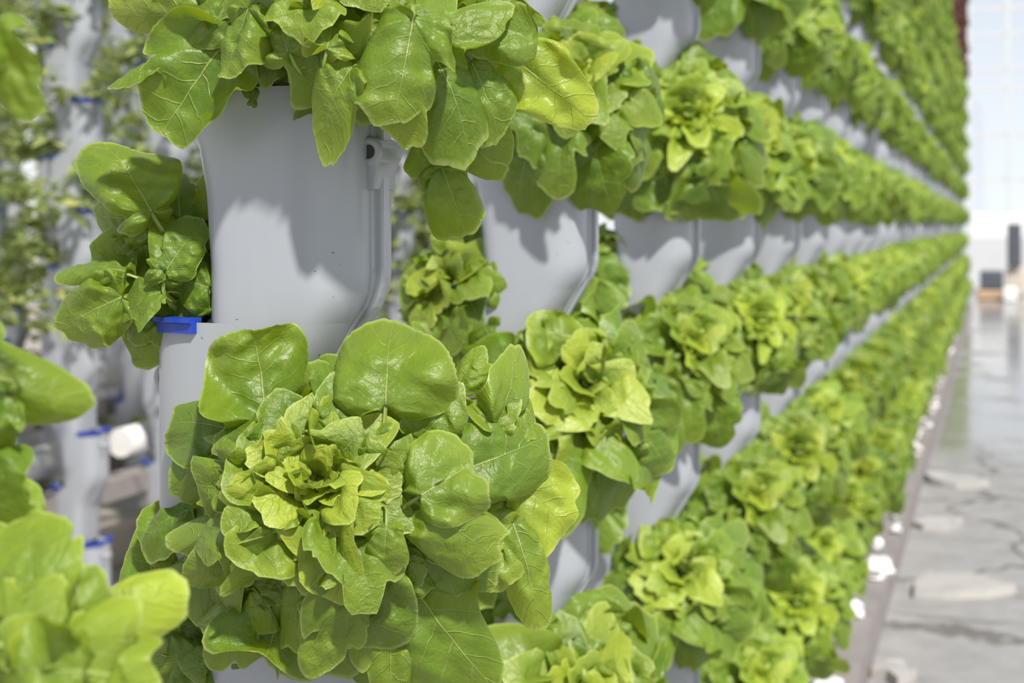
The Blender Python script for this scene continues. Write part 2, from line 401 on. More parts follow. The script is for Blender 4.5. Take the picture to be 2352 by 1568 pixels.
AX = Vector((0.42, -0.78, 0.46)).normalized()      # plants lean out of the pocket, up and towards the light
def frame(axis):
    a = Vector(axis).normalized(); u = Vector((0, 0, 1)); u = (u - a * u.dot(a)).normalized(); v = u.cross(a)
    return np.array(v), np.array(u), np.array(a)     # right, up, out
def rosette(fo, base, axis, n, Rh, q=1, r0=0.0, gravity=0.30, a0=0.0, a1=1.0, inner=None, fixed_ph=None, lscale=1.0):
    """leaves on a golden-angle spiral; a = 0 outermost, 1 the heart"""
    rng = fo.rng; R_, U_, A_ = frame(axis); base = np.array(base)
    g = np.array([0, 0, -1.0])
    ph0 = rng.uniform(0, 6.28) if fixed_ph is None else fixed_ph
    for i in range(n):
        ls = lscale
        a = a0 + (a1 - a0) * (i + 0.5) / n
        ph = ph0 + i * 2.39996 + rng.normal(0, 0.12)
        psi = math.radians(88 * (1 - a) ** 0.75 + 8) + rng.normal(0, 0.09)
        rad = R_ * math.cos(ph) + U_ * math.sin(ph)
        ln = Rh * (0.80 - 0.44 * a) * rng.uniform(0.88, 1.12)
        d = rad * math.sin(psi) + A_ * math.cos(psi)
        C = base + d * ln + A_ * Rh * 0.10
        ps2 = psi + math.radians(20 * (1 - a) + 6)
        T = rad * math.sin(ps2) + A_ * math.cos(ps2) + g * gravity * (1 - a) * 0.9
        N = -rad * math.cos(ps2) + A_ * math.sin(ps2)
        N = N + rad * rng.normal(0, 0.10) + np.cross(rad, A_) * rng.normal(0, 0.30)
        C = C + g * gravity * Rh * 0.18 * (1 - a)
        L = ls * Rh * (0.60 - 0.36 * a) * rng.uniform(0.85, 1.15); W = L * rng.uniform(1.0, 1.3)
        tint = np.clip(0.15 + 0.75 * a ** 1.3 + rng.normal(0, 0.12), 0, 1)
        kw = dict(nr=int(11 * q) + 1, na=int(44 * q) + 3) if q >= 0.4 else dict(nr=5, na=17)
        hh = a > 0.5
        if q >= 0.4: kw['rolls'] = 2 if hh else 3; kw['frill'] = 0.02 if hh else 0.035
        fo.leaf(base + A_ * Rh * 0.05 * a, C, T, N, L, W * (1.15 if hh else 1), tint, ruffle=rng.uniform(0.07, 0.13) if hh else rng.uniform(0.09, 0.19),
                droop=rng.uniform(0.3, 1.3) if hh else rng.uniform(0.4, 1.9), side_curl=rng.uniform(-0.9, 0.5) if hh else rng.uniform(-0.3, 1.3),
                cup=rng.uniform(-0.1, 0.25) + 0.15 * a, fold=rng.uniform(0.0, 0.4), lob=rng.uniform(0.06, 0.13), pet_w=0.05 * L + 0.001,
                curl=rng.uniform(0, 0.35), teeth=0.012 if q > 1 else 0, **kw)

# ------------------------------------------------------------------ tower modules
RO, RI, BH, PITCH = 0.0790, 0.0315, 0.056, 0.16      # outer reach, inner reach, half depth, height of one module
def reach(h):                                         # reach of a side, h below its own rim (period 0.32)
    if h < 0: h += 2 * PITCH
    if h >= 2 * PITCH: h -= 2 * PITCH
    return float(np.interp(h, [0, .130, .140, .150, .160, .200, .230, .285, .32], [RO, RO, RO - .0015, RO - .006, RO - .013, .043, .036, RI, RI]))
def ring(L, R, z, n=56, inset=0.0, ex=3.4):
    V = []
    for i in range(n):
        t = 2 * PI * i / n; ct, st = math.cos(t), math.sin(t)
        ii = inset * float(smooth01((ct + 0.35) / 0.6)); a = (R if ct > 0 else L) - ii; b = BH - ii
        V.append((a * math.copysign(abs(ct) ** (2 / ex), ct), b * math.copysign(abs(st) ** (2 / ex), st), z))
    return V
def loft(rings, n, close=False):
    F = []
    for i in range(len(rings) - 1):
        for j in range(n):
            a, b = i * n + j, i * n + (j + 1) % n; F.append((a, a + n, b + n, b))
    return [v for r in rings for v in r], F
def make_module(n=56, fine=True):
    """one module, pocket on +X, rim at z = 0; returns (shell, fin, tab, clip) mesh data"""
    hs = np.linspace(0, PITCH, 25 if fine else 9)
    rings = []
    def sh(L, R, z, q):                                # evenly inset ring
        return [(x * (1 - q / 0.056), y * (1 - q / 0.056), zz) for (x, y, zz) in ring(L, R, z, n)]
    lip = [sh(reach(PITCH + 0.03), reach(0.03), -0.03, 0.003), sh(reach(PITCH), RO, 0.0, 0.0028), sh(reach(PITCH), RO, 0.0, 0.0002)]
    for h in hs:
        e = 0.0
        if fine and 0.048 < h < 0.056: e = 0.0
        rings.append(ring(reach(min(PITCH + h, 0.3199)), reach(h), -h, n, -e))
    V, F = loft(rings, n); V2, Fb = loft(lip, n); F += [tuple(i + len(V) for i in f) for f in Fb]; kl = len(V); V += V2
    k = len(V); V.append((0.01, 0, -0.03))             # growing medium closes the pocket
    F2 = [(k, kl + (j + 1) % n, kl + j) for j in range(n)]
    me = (V, F, F2)
    fin = MB(); prof = []
    for h in np.linspace(0.006, PITCH + 0.045, 30): prof.append((reach(h), -h))
    def sweep(x0, x1, y):
        V = []; F = []
        for (x, z) in prof: V += [(x + x0, -y, z), (x + x1, -y * 0.8, z), (x + x1, y * 0.8, z), (x + x0, y, z)]
        for i in range(len(prof) - 1):
            for j in range(4): F.append((i * 4 + j, i * 4 + (j + 1) % 4, i * 4 + 4 + (j + 1) % 4, i * 4 + 4 + j))
        F += [(0, 3, 2, 1), tuple(len(V) - 4 + q for q in range(4))]
        fin.add(V, F)
    sweep(-0.010, 0.0065, 0.0075)
    sweep(-0.012, 0.0018, 0.0150)
    tab = MB()
    tz = -0.043; tx = RO + 0.0008; r0, r1, y0 = 0.0105, 0.0048, 0.0190; m_ = 24; V = []; F = []
    for (r, y) in ((r1, -y0 + 0.006), (r1, -y0), (r0 - 0.0015, -y0), (r0, -y0 + 0.002), (r0, y0 - 0.002), (r0 - 0.0015, y0), (r1, y0), (r1, y0 - 0.006)):
        for j in range(m_): V.append((tx + r * math.cos(2 * PI * j / m_), y, tz + r * math.sin(2 * PI * j / m_)))
    for i in range(7):
        for j in range(m_): F.append((i * m_ + j, i * m_ + (j + 1) % m_, (i + 1) * m_ + (j + 1) % m_, (i + 1) * m_ + j))
    tab.add(V, F)
    # the web flaring down from the boss to the wall
    tab.add([(tx - 0.016, -0.0160, tz - 0.026), (tx + 0.004, -0.0160, tz - 0.026), (tx + 0.0078, -0.0172, tz - 0.0062), (tx - 0.0078, -0.0172, tz - 0.0062),
             (tx - 0.016, 0.0160, tz - 0.026), (tx + 0.004, 0.0160, tz - 0.026), (tx + 0.0078, 0.0172, tz - 0.0062), (tx - 0.0078, 0.0172, tz - 0.0062)],
            [(0, 1, 2, 3), (7, 6, 5, 4), (1, 5, 6, 2), (0, 4, 5, 1), (3, 2, 6, 7), (0, 3, 7, 4)])
    hole = MB(); hole.tube([(tx, -y0 + 0.0016, tz), (tx, y0 - 0.0016, tz)], r1 * 0.99, 20)
    clip = MB(); V = []; F = []; m_ = 30; prof_c = [(-0.0005, -0.0075), (0.0035, -0.0075), (0.0038, -0.001), (0.0065, 0.0), (0.0065, 0.0035), (-0.004, 0.0035), (-0.004, 0.0005), (-0.0005, 0.0)]
    for i in range(m_ + 1):
        t = -1.36 + 2.72 * i / m_; ct, st = math.cos(t), math.sin(t)
        for (o, z) in prof_c:
            cc = 0; a = (RO if ct > 0 else reach(PITCH)) + o; b = BH + o
            V.append((cc + a * math.copysign(abs(ct) ** (2 / 3.4), ct), b * math.copysign(abs(st) ** (2 / 3.4), st), z))
    for i in range(m_):
        for j in range(8): F.append((i * 8 + j, i * 8 + (j + 1) % 8, (i + 1) * 8 + (j + 1) % 8, (i + 1) * 8 + j))
    F += [tuple(range(8))[::-1], tuple(m_ * 8 + j for j in range(8))]
    clip.add(V, F)
    return me, fin, tab, hole, clip
def build_module(name, parent, fine=True):
    (V, F, F2), fin, tab, hole, clip = make_module(56 if fine else 28, fine)
    o = mesh_obj(name, V, F + F2, [M_PL, M_DARK], parent)
    for p in o.data.polygons:
        if p.index >= len(F): p.material_index = 1; p.use_smooth = False
    ch = []
    f = fin.obj('seam_ridge', M_PL, o, bevel=0.0015 if fine else 0)
    t = tab.obj('screw_tab', M_PL, o, smooth=False, bevel=0.0012 if fine else 0)
    h = hole.obj('screw_hole', M_HOLE, o)
    c = clip.obj('rim_clip', M_BLUE, o); tag(c, 'blue plastic rim clip')
    return o, [f, t, h, c]
def copy_module(src, parent, z, flip, noclip=False):
    o, ch = src; ch = ch[:3] if noclip else ch; c = o.copy(); COL.objects.link(c); c.parent = parent; c.location = (0, 0, z); c.rotation_euler = (0, 0, PI if flip else 0)
    for x in ch:
        d = x.copy(); COL.objects.link(d); d.parent = c
    return c
TX = -0.40 - RO - 0.0065                        # axis of the near row
RIM0 = CAMZ + 0.093                             # an aisle-side rim of the near row
def ordinal(n):
    names = ['', 'nearest', 'second', 'third', 'fourth', 'fifth', 'sixth', 'seventh', 'eighth', 'ninth', 'tenth', 'eleventh', 'twelfth', 'thirteenth',
             'fourteenth', 'fifteenth', 'sixteenth', 'seventeenth', 'eighteenth', 'nineteenth', 'twentieth']
    if n <= 20: return names[n]
    tens = {20: 'twenty', 30: 'thirty', 40: 'forty'}; t = n // 10 * 10
    return tens[t] + '-' + ['th', 'first'][1] if n % 10 == 1 else ({30: 'thirtieth', 40: 'fortieth'}[t] if n % 10 == 0 else tens[t] + '-' + names[n % 10])
SRC_FINE = None; SRC_LO = None
def tower(x, y, zlo, zhi, rim0, label, group, src, lean=0.0, mirror=False):
    """modules from zlo to zhi; rim0 is the height of one +X rim"""
    t = empty('growing_tower', (x, y, 0), label, 'growing tower', group)
    k0 = math.ceil((zlo - rim0 + 0.001) / PITCH) + 0
    k = k0; out = []
    while rim0 + k * PITCH <= zhi:
        z = rim0 + k * PITCH
        flip = (k % 2 != 0)
        out.append((copy_module(src, t, z, flip, mirror and not flip), z, flip)); k += 1
    if lean: t.rotation_euler = (0, lean, 0)
    # standpipe at the foot
    b = MB(); zb = rim0 + k0 * PITCH - PITCH
    b.tube([(0, 0, 0.0), (0, 0, zb + 0.004)], 0.025, 16)
    b.obj('foot_pipe', M_PIPE, t)
    return t, out

root_f = empty('tmp', (0, 0, 0)); SRC_F = build_module('pot_module', root_f, True); SRC_L = build_module('pot_module', root_f, False)

TY0, TSP = 0.907, 0.554
NT = 36
rows = []
for i in range(-1, NT):
    y = TY0 + TSP * i
    Z = y * CT + 0.45 * ST
    zt = min(CAMZ + (HY + 60) * Z / FPX + 0.10, 4.6)
    zb = max(0.16, CAMZ - (1568 - HY + 120) * Z / FPX - 0.1)
    if i == -1: lab = 'nearest grey plastic growing tower, mostly outside the left edge of the frame'
    elif i == 0: lab = 'large sharp grey plastic growing tower with blue rim clip, in focus at left'
    elif i == 1: lab = 'grey plastic growing tower directly behind the large sharp one'
    else: lab = 'grey plastic growing tower, %s in the row behind the large sharp one' % ordinal(i)
    # towers stand on the kerb whether or not the lens sees their foot
    if i < 0: zt = CAMZ + 0.5
    t, mods = tower(TX, y, 0.16 if i >= 2 else 0.16, max(zt, CAMZ + 0.75), RIM0, lab, None, SRC_F if i < 6 else SRC_L, mirror=True)
    rows.append((t, mods, i, Z))
for o in [root_f] + list(SRC_F[1]) + [SRC_F[0]] + list(SRC_L[1]) + [SRC_L[0]]: pass

# ------------------------------------------------------------------ lettuces of the near row
# variants: shared meshes; base at the pocket mouth
def variant(seed, q, n, Rh, axis=AX, gravity=0.3, material=None, split=True, dz=(0, 0, 0)):
    fo = Foliage(seed); n1 = int(n * 0.55)
    lsc = 0.80 if q < 0.4 else 0.95
    rosette(fo, (0, 0, 0), axis, n1, Rh, q, gravity=gravity, a0=0.0, a1=0.5, lscale=lsc)
    outer = fo
    if not split:
        rosette(fo, (0, 0, 0), axis, n - n1, Rh, q, gravity=gravity, a0=0.5, a1=1.0, lscale=lsc)
        return fo, None
    f2 = Foliage(seed + 500); rosette(f2, (0, 0, 0), axis, n - n1, Rh, q, gravity=gravity, a0=0.5, a1=1.0, lscale=lsc)
    return outer, f2
AX_BACK = Vector((-0.62, -0.62, 0.48)).normalized()
def mk_src(seed, q, n, Rh, axis, gravity=0.3):
    a, b = variant(seed, q, n, Rh, axis, gravity, split=True)
    r = empty('lettuce_plant', (0, 0, -50))
    oa = a.obj('outer_leaves', M_LET, r); ob = b.obj('heart_leaves', M_LET, r)
    return r, [oa, ob]
def place_src(src, loc, rz, sc, label, group, first=False):
    r, ch = src; c = r.copy(); COL.objects.link(c); c.location = loc; c.rotation_euler = (0, 0, rz); c.scale = (sc,) * 3
    tag(c, label, 'lettuce', group)
    for x in ch:
        d = x.copy(); COL.objects.link(d); d.parent = c
    return c
MID = [mk_src(11 + i, 1.0, 52, 0.128, AX, 0.15) for i in range(4)]
BACK = [mk_src(31 + i, 0.9, 34, 0.118, AX_BACK, 0.45) for i in range(3)]
FARM = []
for i in range(6):
    fo, _ = variant(51 + i, 0.3, 62, 0.130, AX, 0.15, split=False); FARM.append(fo.obj('lettuce_plant', M_LET, None, (0, 0, -50)))
for i in range(2):
    fo, _ = variant(71 + i, 0.3, 42, 0.130, AX, split=False); FARM.append(fo.obj('lettuce_plant', M_RED, None, (0, 0, -50)))
FARB = []
for i in range(2):
    fo, _ = variant(81 + i, 0.3, 30, 0.115, AX_BACK, split=False); FARB.append(fo.obj('lettuce_plant', M_LET, None, (0, 0, -50)))
rnd = random.Random(5)
def lvl_words(z):
    k = int(round((z - RIM0) / (2 * PITCH) + 0.01))
    if abs((z - RIM0) / (2 * PITCH) - round((z - RIM0) / (2 * PITCH))) > 0.25:      # far-side pockets lie between the aisle-side tiers
        k = int(round((z + PITCH - RIM0) / (2 * PITCH)))
        nm = ['no', 'one', 'two', 'three', 'four', 'five', 'six', 'seven', 'eight', 'nine', 'ten']
        return 'first above lens height' if k == 1 else ('first below lens height' if k == 0 else ('%s tiers above the lens' % nm[k - 1] if k > 0 else '%s below the lens' % (nm[-k] + (' tier' if k == -1 else ' tiers'))))
    if k == 0: return 'level with lens'
    if k > 0: return ('one tier' if k == 1 else '%s tiers' % ['', '', 'two', 'three', 'four', 'five', 'six', 'seven', 'eight', 'nine', 'ten', 'eleven'][k]) + ' above the lens'
    return ('one tier' if k == -1 else '%s tiers' % ['', '', 'two', 'three', 'four', 'five', 'six'][-k]) + ' below the lens'
jobs = []
for (t, mods, i, Z) in rows:
    for (m_, z, flip) in mods:
        y = TY0 + TSP * i
        if not flip:
            Zp = y * CT + 0.43 * ST; py = HY - (z + 0.04 - CAMZ) * FPX / Zp; px = VPX - FPX * 0.40 / (CT * Zp)
            if py < -0.17 * FPX / Zp or py > 1568 + 0.17 * FPX / Zp: continue
            jobs.append(('front', i, z, y, Zp))
        else:
            if i > 7: continue
            Zp = y * CT + 0.55 * ST; py = HY - (z + 0.04 - CAMZ) * FPX / Zp
            if py < -0.13 * FPX / Zp or py > 1568 + 0.13 * FPX / Zp: continue
            jobs.append(('back', i, z, y, Zp))
HEROES = []
jobs.sort(key=lambda j: j[4])
count = 0; rest = []
for (side, i, z, y, Zp) in jobs:
    lv = lvl_words(z)
    tw = {-1: 'the cut-off tower', 0: 'the sharp tower', 1: 'the tower just behind the sharp one'}.get(i, '%s tower behind' % ordinal(i))
    if side == 'front':
        loc = (TX + 0.055, y - 0.015, z + 0.034)
        lab = 'lettuce on %s, aisle side, %s' % (tw, lv)
        if i == 0 and (abs(z - RIM0) < 0.01 or abs(z - RIM0 + 0.32) < 0.01): HEROES.append((side, z, loc)); continue
        if i == -1: continue
        if count >= 300: rest.append((loc, Zp, z)); continue
        count += 1
        grp = 'lettuces on the aisle side of the near row'
        sc = rnd.uniform(1.02, 1.22) * (1.0 if z > CAMZ - 0.35 else min(1.22, 1.0 + (CAMZ - 0.35 - z) * 0.45))
        if i <= 4:
            place_src(MID[(i * 3 + int(round(z * 10))) % 4], loc, rnd.uniform(-0.25, 0.25), sc, lab, grp)
        else:
            red = z > 3.0 and i >= 23
            if z > 2.2: sc *= 0.95
            c = (FARM[6 + rnd.randrange(2)] if red else FARM[rnd.randrange(6)]).copy(); COL.objects.link(c); c.location = loc
            c.rotation_euler = (rnd.uniform(-0.15, 0.15), rnd.uniform(-0.15, 0.15), rnd.uniform(-0.5, 0.5)); c.scale = (sc,) * 3
            tag(c, 'dark red ' + lab if red else lab, 'lettuce', grp)
    else:
        loc = (TX - 0.058, y - 0.005, z - 0.01)
        lab = 'lettuce on %s, far side, %s' % (tw, lv)
        if i == -1 or (i == 0 and z < RIM0): HEROES.append((side, z, loc)); continue
        grp = 'lettuces on the far side of the near row'
        if i <= 3: place_src(BACK[(i + int(round(z * 10))) % 3], loc, rnd.uniform(-0.3, 0.3), rnd.uniform(0.9, 1.1), lab, grp)
        else:
            c = FARB[rnd.randrange(2)].copy(); COL.objects.link(c); c.location = loc; c.rotation_euler = (0, 0, rnd.uniform(-0.4, 0.4)); tag(c, lab, 'lettuce', grp)
print('front lettuces', count, 'rest', len(rest), 'heroes', HEROES)
def merge_copies(name, srcs, places, m, label, cat):
    """everything past the counted ones, as one object"""
    VV = []; FF = []; UU = []; AA = []; k = 0
    for (src, M) in places:
        me = src.data; n = len(me.vertices); co = np.zeros(n * 3); me.vertices.foreach_get('co', co); co = co.reshape(-1, 3)
        Mn = np.array(M); VV.append(co @ Mn[:3, :3].T + Mn[:3, 3])
        FF += [tuple(v + k for v in p.vertices) for p in me.polygons]
        uv = np.zeros((n, 2)); lo = np.zeros(len(me.loops), dtype=np.int32); me.loops.foreach_get('vertex_index', lo)
        u = np.zeros(len(me.loops) * 2); me.uv_layers[0].data.foreach_get('uv', u); uv[lo] = u.reshape(-1, 2); UU.append(uv)
        a = np.zeros(n * 3); me.attributes['leafval'].data.foreach_get('vector', a); AA.append(a.reshape(-1, 3)); k += n
    o = mesh_obj(name, np.concatenate(VV), FF, m, None, True, np.concatenate(UU), np.concatenate(AA))
    return tag(o, label, cat, None, 'stuff')
pl = {0: [], 1: []}
for (loc, Zp, z) in rest:
    red = z > 3.1
    s_ = rnd.uniform(0.75, 0.9); M = Matrix.Translation(loc) @ Matrix.Rotation(rnd.uniform(-0.5, 0.5), 4, 'Z') @ Matrix.Scale(s_, 4)
    pl[1 if red else 0].append((FARM[6 + rnd.randrange(2)] if red else FARM[rnd.randrange(6)], M))
if pl[0]: merge_copies('far_lettuces', None, pl[0], M_LET, 'green lettuces crowding the far end of the near row, run together by distance', 'lettuces')
if pl[1]: merge_copies('far_red_lettuces', None, pl[1], M_RED, 'dark red lettuces at the top of the far end of the near row', 'lettuces')

# ------------------------------------------------------------------ hero lettuces of the sharp tower, leaf by leaf
EXn, EUn, EZn = np.array(EX), np.array(EU), -np.array(EF)
def hero(name, base, leaves, Z0, cpx, label, inner=None, seed=3, heart_n=0, dome=0.04, R=450):
    """leaves: (px, py, direction of the tip in degrees, length px, width px, towards viewer m, pitch deg, roll deg, tint, extra)"""
    r = empty('lettuce_plant', tuple(base), label, 'lettuce', 'lettuces on the large sharp tower')
    fo = Foliage(seed); f2 = Foliage(seed + 1); b = np.array(base)
    for lf in leaves:
        px, py, dr, L, W, dz, pitch, roll, tint = lf[:9]; kw = dict(lf[9]) if len(lf) > 9 else {}
        heartleaf = kw.pop('heart', False)
        Z = Z0 - dz
        C = np.array(P(px, py, Z)) - b
        s_ = Z / FPX; a = math.radians(dr)
        T0 = EXn * math.cos(a) + EUn * math.sin(a); B0 = np.cross(T0, EZn)
        p_, r_ = math.radians(pitch), math.radians(roll)
        N0 = nrm(EZn + EUn * 0.28); T = nrm(T0 - N0 * T0.dot(N0)); B0 = np.cross(T, N0)
        p_ = max(p_, 0.0)
        T, N = T * math.cos(p_) + N0 * math.sin(p_), N0 * math.cos(p_) - T * math.sin(p_)
        N = N * math.cos(r_) + B0 * math.sin(r_)
        O = kw.pop('O', None)
        if O is None:
            O = np.zeros(3)
            cz = np.array(P(cpx[0], cpx[1], Z0)) - b
            O = O * 0.7 + cz * 0.3
        else: O = np.array(P(*O)) - b
        hr = fo.rng
        args = dict(nr=22, na=130, frill=hr.uniform(.02, .07), ruffle=0.09, cup=hr.uniform(-0.3, .12), droop=hr.uniform(0.3, 1.2), fold=hr.uniform(.1, .45), rolls=4, lob=0.11, teeth=0.010, pet_w=0.022 * L * s_ + 0.0010, curl=hr.uniform(0, .5), side_curl=hr.uniform(0.1, 1.2))
        args.update(kw); args['ruffle'] *= 2.1
        if heartleaf: args['teeth'] = 0.004; args['ruffle'] *= 0.7
        (f2 if heartleaf else fo).leaf(O, C, T, N, L * s_, W * s_ * 1.12, tint, **args)
    for (cx_, cy_, n_, Rh, aa0, aa1, bk) in (inner or []):
        rosette(f2 if aa1 > 0.8 else fo, np.array(P(cx_, cy_, Z0 + bk)) - b, Vector(EZn * 0.85 + EUn * 0.4), n_, Rh, 1.2, gravity=0.3, a0=aa0, a1=aa1)
    fo.obj('outer_leaves', M_LET, r)
    if f2.V: f2.obj('heart_leaves', M_LET, r)
    return r

base0 = Vector((TX + 0.055, TY0 - 0.02, RIM0 - 0.33))
# the big rosette in the middle
BIG = [
 (595, 845, 100, 260, 250, 0.005, 8, 0, 0.30, dict(ruffle=0.07, droop=.4, cup=0, side_curl=.2, notch=[(-1.5, .3, .15), (0.9, .1, .12)], lob=.07)),
 (888, 835, 90, 205, 265, 0.035, -2, 0, 0.50, dict(ruffle=0.035, back=0.16, notch=[], lob=.03, curl=0.2, droop=0.5)),
 (1062, 855, 70, 120, 100, 0.000, 15, -20, 0.45, dict(ruffle=0.05)),
 (985, 780, 95, 90, 60, -0.03, 10, 50, 0.35, {}),
 (1185, 900, 60, 210, 130, 0.000, 10, 45, 0.55, dict(ruffle=0.16)),
 (1205, 960, -40, 120, 90, -0.01, 10, -40, 0.6, dict(ruffle=0.1)),
 (455, 965, 165, 170, 165, -0.01, 0, 10, 0.20, dict(ruffle=0.06)),
 (455, 1075, 185, 190, 150, 0.00, 5, 0, 0.28, dict(ruffle=0.07)),
 (375, 1190, 200, 140, 150, -0.03, -20, 35, 0.25, dict(ruffle=0.05)),
 (1160, 1045, 20, 230, 240, 0.015, -10, 10, 0.28, dict(ruffle=0.05, notch=[(-.9, .15, .2)])),
 (1045, 1085, 35, 200, 190, 0.060, 0, 0, 0.55, dict(ruffle=0.06, notch=[(.15, .2, .15)], back=.14, O=(880, 1180, .93))),
 (1050, 1215, -35, 190, 200, 0.062, -10, 0, 0.58, dict(ruffle=0.05, notch=[], O=(890, 1190, .93))),
 (1010, 960, 45, 150, 140, 0.030, 20, 10, 0.38, dict(ruffle=0.06)),
 (910, 990, 60, 130, 130, 0.022, 20, -10, 0.25, dict(ruffle=0.06)),
 (1120, 960, 60, 130, 130, 0.00, 25, -20, 0.42, dict(ruffle=0.09)),
 (745, 915, 120, 130, 130, 0.020, 20, 0, 0.30, dict(ruffle=0.06)),
 (640, 980, 130, 150, 140, 0.012, 25, 0, 0.28, dict(ruffle=0.08)),
 (560, 1000, 150, 150, 120, 0.025, 10, 25, 0.40, dict(ruffle=0.10)),
 (500, 1205, 178, 190, 120, 0.035, 5, 20, 0.55, dict(ruffle=0.06)),
 (495, 1295, 205, 150, 120, 0.045, -15, -10, 0.50, dict(ruffle=0.05)),
 (555, 1125, 215, 115, 105, 0.045, 10, 0, 0.40, dict(ruffle=0.10)),
 (880, 1275, 265, 140, 100, 0.075, 0, 0, 0.58, dict(ruffle=0.04, notch=[(.9, .35, .15)])),
 (800, 1290, 250, 120, 90, 0.055, 10, 20, 0.60, dict(ruffle=0.06)),
 (945, 1290, 290, 110, 80, 0.040, 15, 0, 0.40, {}),
 (600, 1370, 230, 130, 120, 0.035, 0, 15, 0.62, dict(ruffle=0.1)),
 (520, 1445, 215, 200, 190, 0.025, -15, 10, 0.45, dict(ruffle=0.08, notch=[(-.5, .3, .15)])),
 (670, 1395, 245, 190, 140, 0.055, -20, 20, 0.50, dict(ruffle=0.04)),
 (765, 1435, 275, 170, 165, 0.058, -25, -10, 0.52, dict(ruffle=0.05)),
 (850, 1410, 280, 170, 110, 0.035, 0, -20, 0.40, dict(ruffle=0.07)),
 (1040, 1320, 330, 220, 160, 0.035, 0, 25, 0.24, dict(ruffle=0.06)),
 (1020, 1450, 305, 300, 260, 0.020, -15, 5, 0.22, dict(ruffle=0.07, notch=[(-1.0, .15, .15), (.9, .35, .2)])),
 (900, 1500, 275, 210, 120, 0.020, -15, -15, 0.50, dict(ruffle=0.08)),
 (1215, 1300, 290, 230, 140, 0.000, -10, -15, 0.62, dict(ruffle=0.07)),
 (1245, 1150, 320, 210, 180, -0.015, 0, -15, 0.80, dict(ruffle=0.10)),
 (1140, 1240, 340, 200, 200, 0.000, -5, 0, 0.60, dict(ruffle=0.07)),
 (770, 1530, 265, 170, 180, -0.02, -20, 0, 0.18, dict(ruffle=0.05)),
 (560, 1520, 240, 160, 160, -0.02, -20, 0, 0.15, dict(ruffle=0.05)),
 (450, 1330, 210, 200, 190, -0.01, -10, 0, 0.22, dict(ruffle=0.07)),
 (830, 930, 90, 170, 150, -0.01, 25, 0, 0.2, {}),
 (1080, 1130, 10, 230, 220, 0.0, 10, 0, 0.2, {}),
 (560, 1180, 190, 200, 190, 0.0, 10, 0, 0.2, {}),
]
INN = [(655, 1125, 160, 85, 70), (730, 1050, 110, 95, 80), (850, 1045, 70, 120, 95), (915, 1115, 30, 110, 85), (840, 1175, 340, 80, 65),
       (790, 1195, 300, 95, 80), (700, 1230, 250, 105, 100), (620, 1270, 215, 110, 85), (620, 1195, 190, 100, 80), (690, 1160, 200, 70, 55),
       (755, 1105, 80, 75, 55), (810, 1105, 50, 75, 60), (720, 1175, 240, 70, 60), (680, 1090, 140, 75, 55), (780, 1150, 0, 60, 50), (745, 1150, 120, 55, 45),
       (650, 1050, 130, 90, 75), (590, 1090, 160, 80, 70), (780, 1010, 90, 110, 95), (860, 1230, 310, 100, 85), (740, 1290, 265, 120, 90), (540, 1070, 170, 70, 60),
       (700, 1010, 110, 100, 80), (960, 1180, 350, 120, 90), (690, 1310, 240, 100, 90)]
ir = random.Random(9)
for (x, y, d, L, W) in INN[18:]:
    rr = math.hypot(x - 745, y - 1150)
    BIG.append((x, y, d, L * 1.12, W * 1.28, 0.088 - 0.00036 * rr + ir.uniform(-.003, .006), 18 - rr * 0.05, ir.uniform(-22, 22), 0.72 + 0.35 * max(0, 1 - rr / 120),
                dict(ruffle=0.10, nr=14, na=80, cup=0.05, heart=True, droop=1.0, curl=0.5, kmax=7, frill=.03, side_curl=ir.uniform(-.2, .8), lob=.09)))
hero('big', base0, BIG, 0.985 - 0.05, (745, 1150), 'big light green lettuce rosette facing the lens, in focus on the sharp tower', seed=3,
     inner=[(760, 1160, 22, 0.118, 0.0, 0.32, 0.035), (750, 1150, 16, 0.10, 0.1, 0.4, 0.012), (742, 1140, 44, 0.105, 0.30, 1.0, -0.012)])

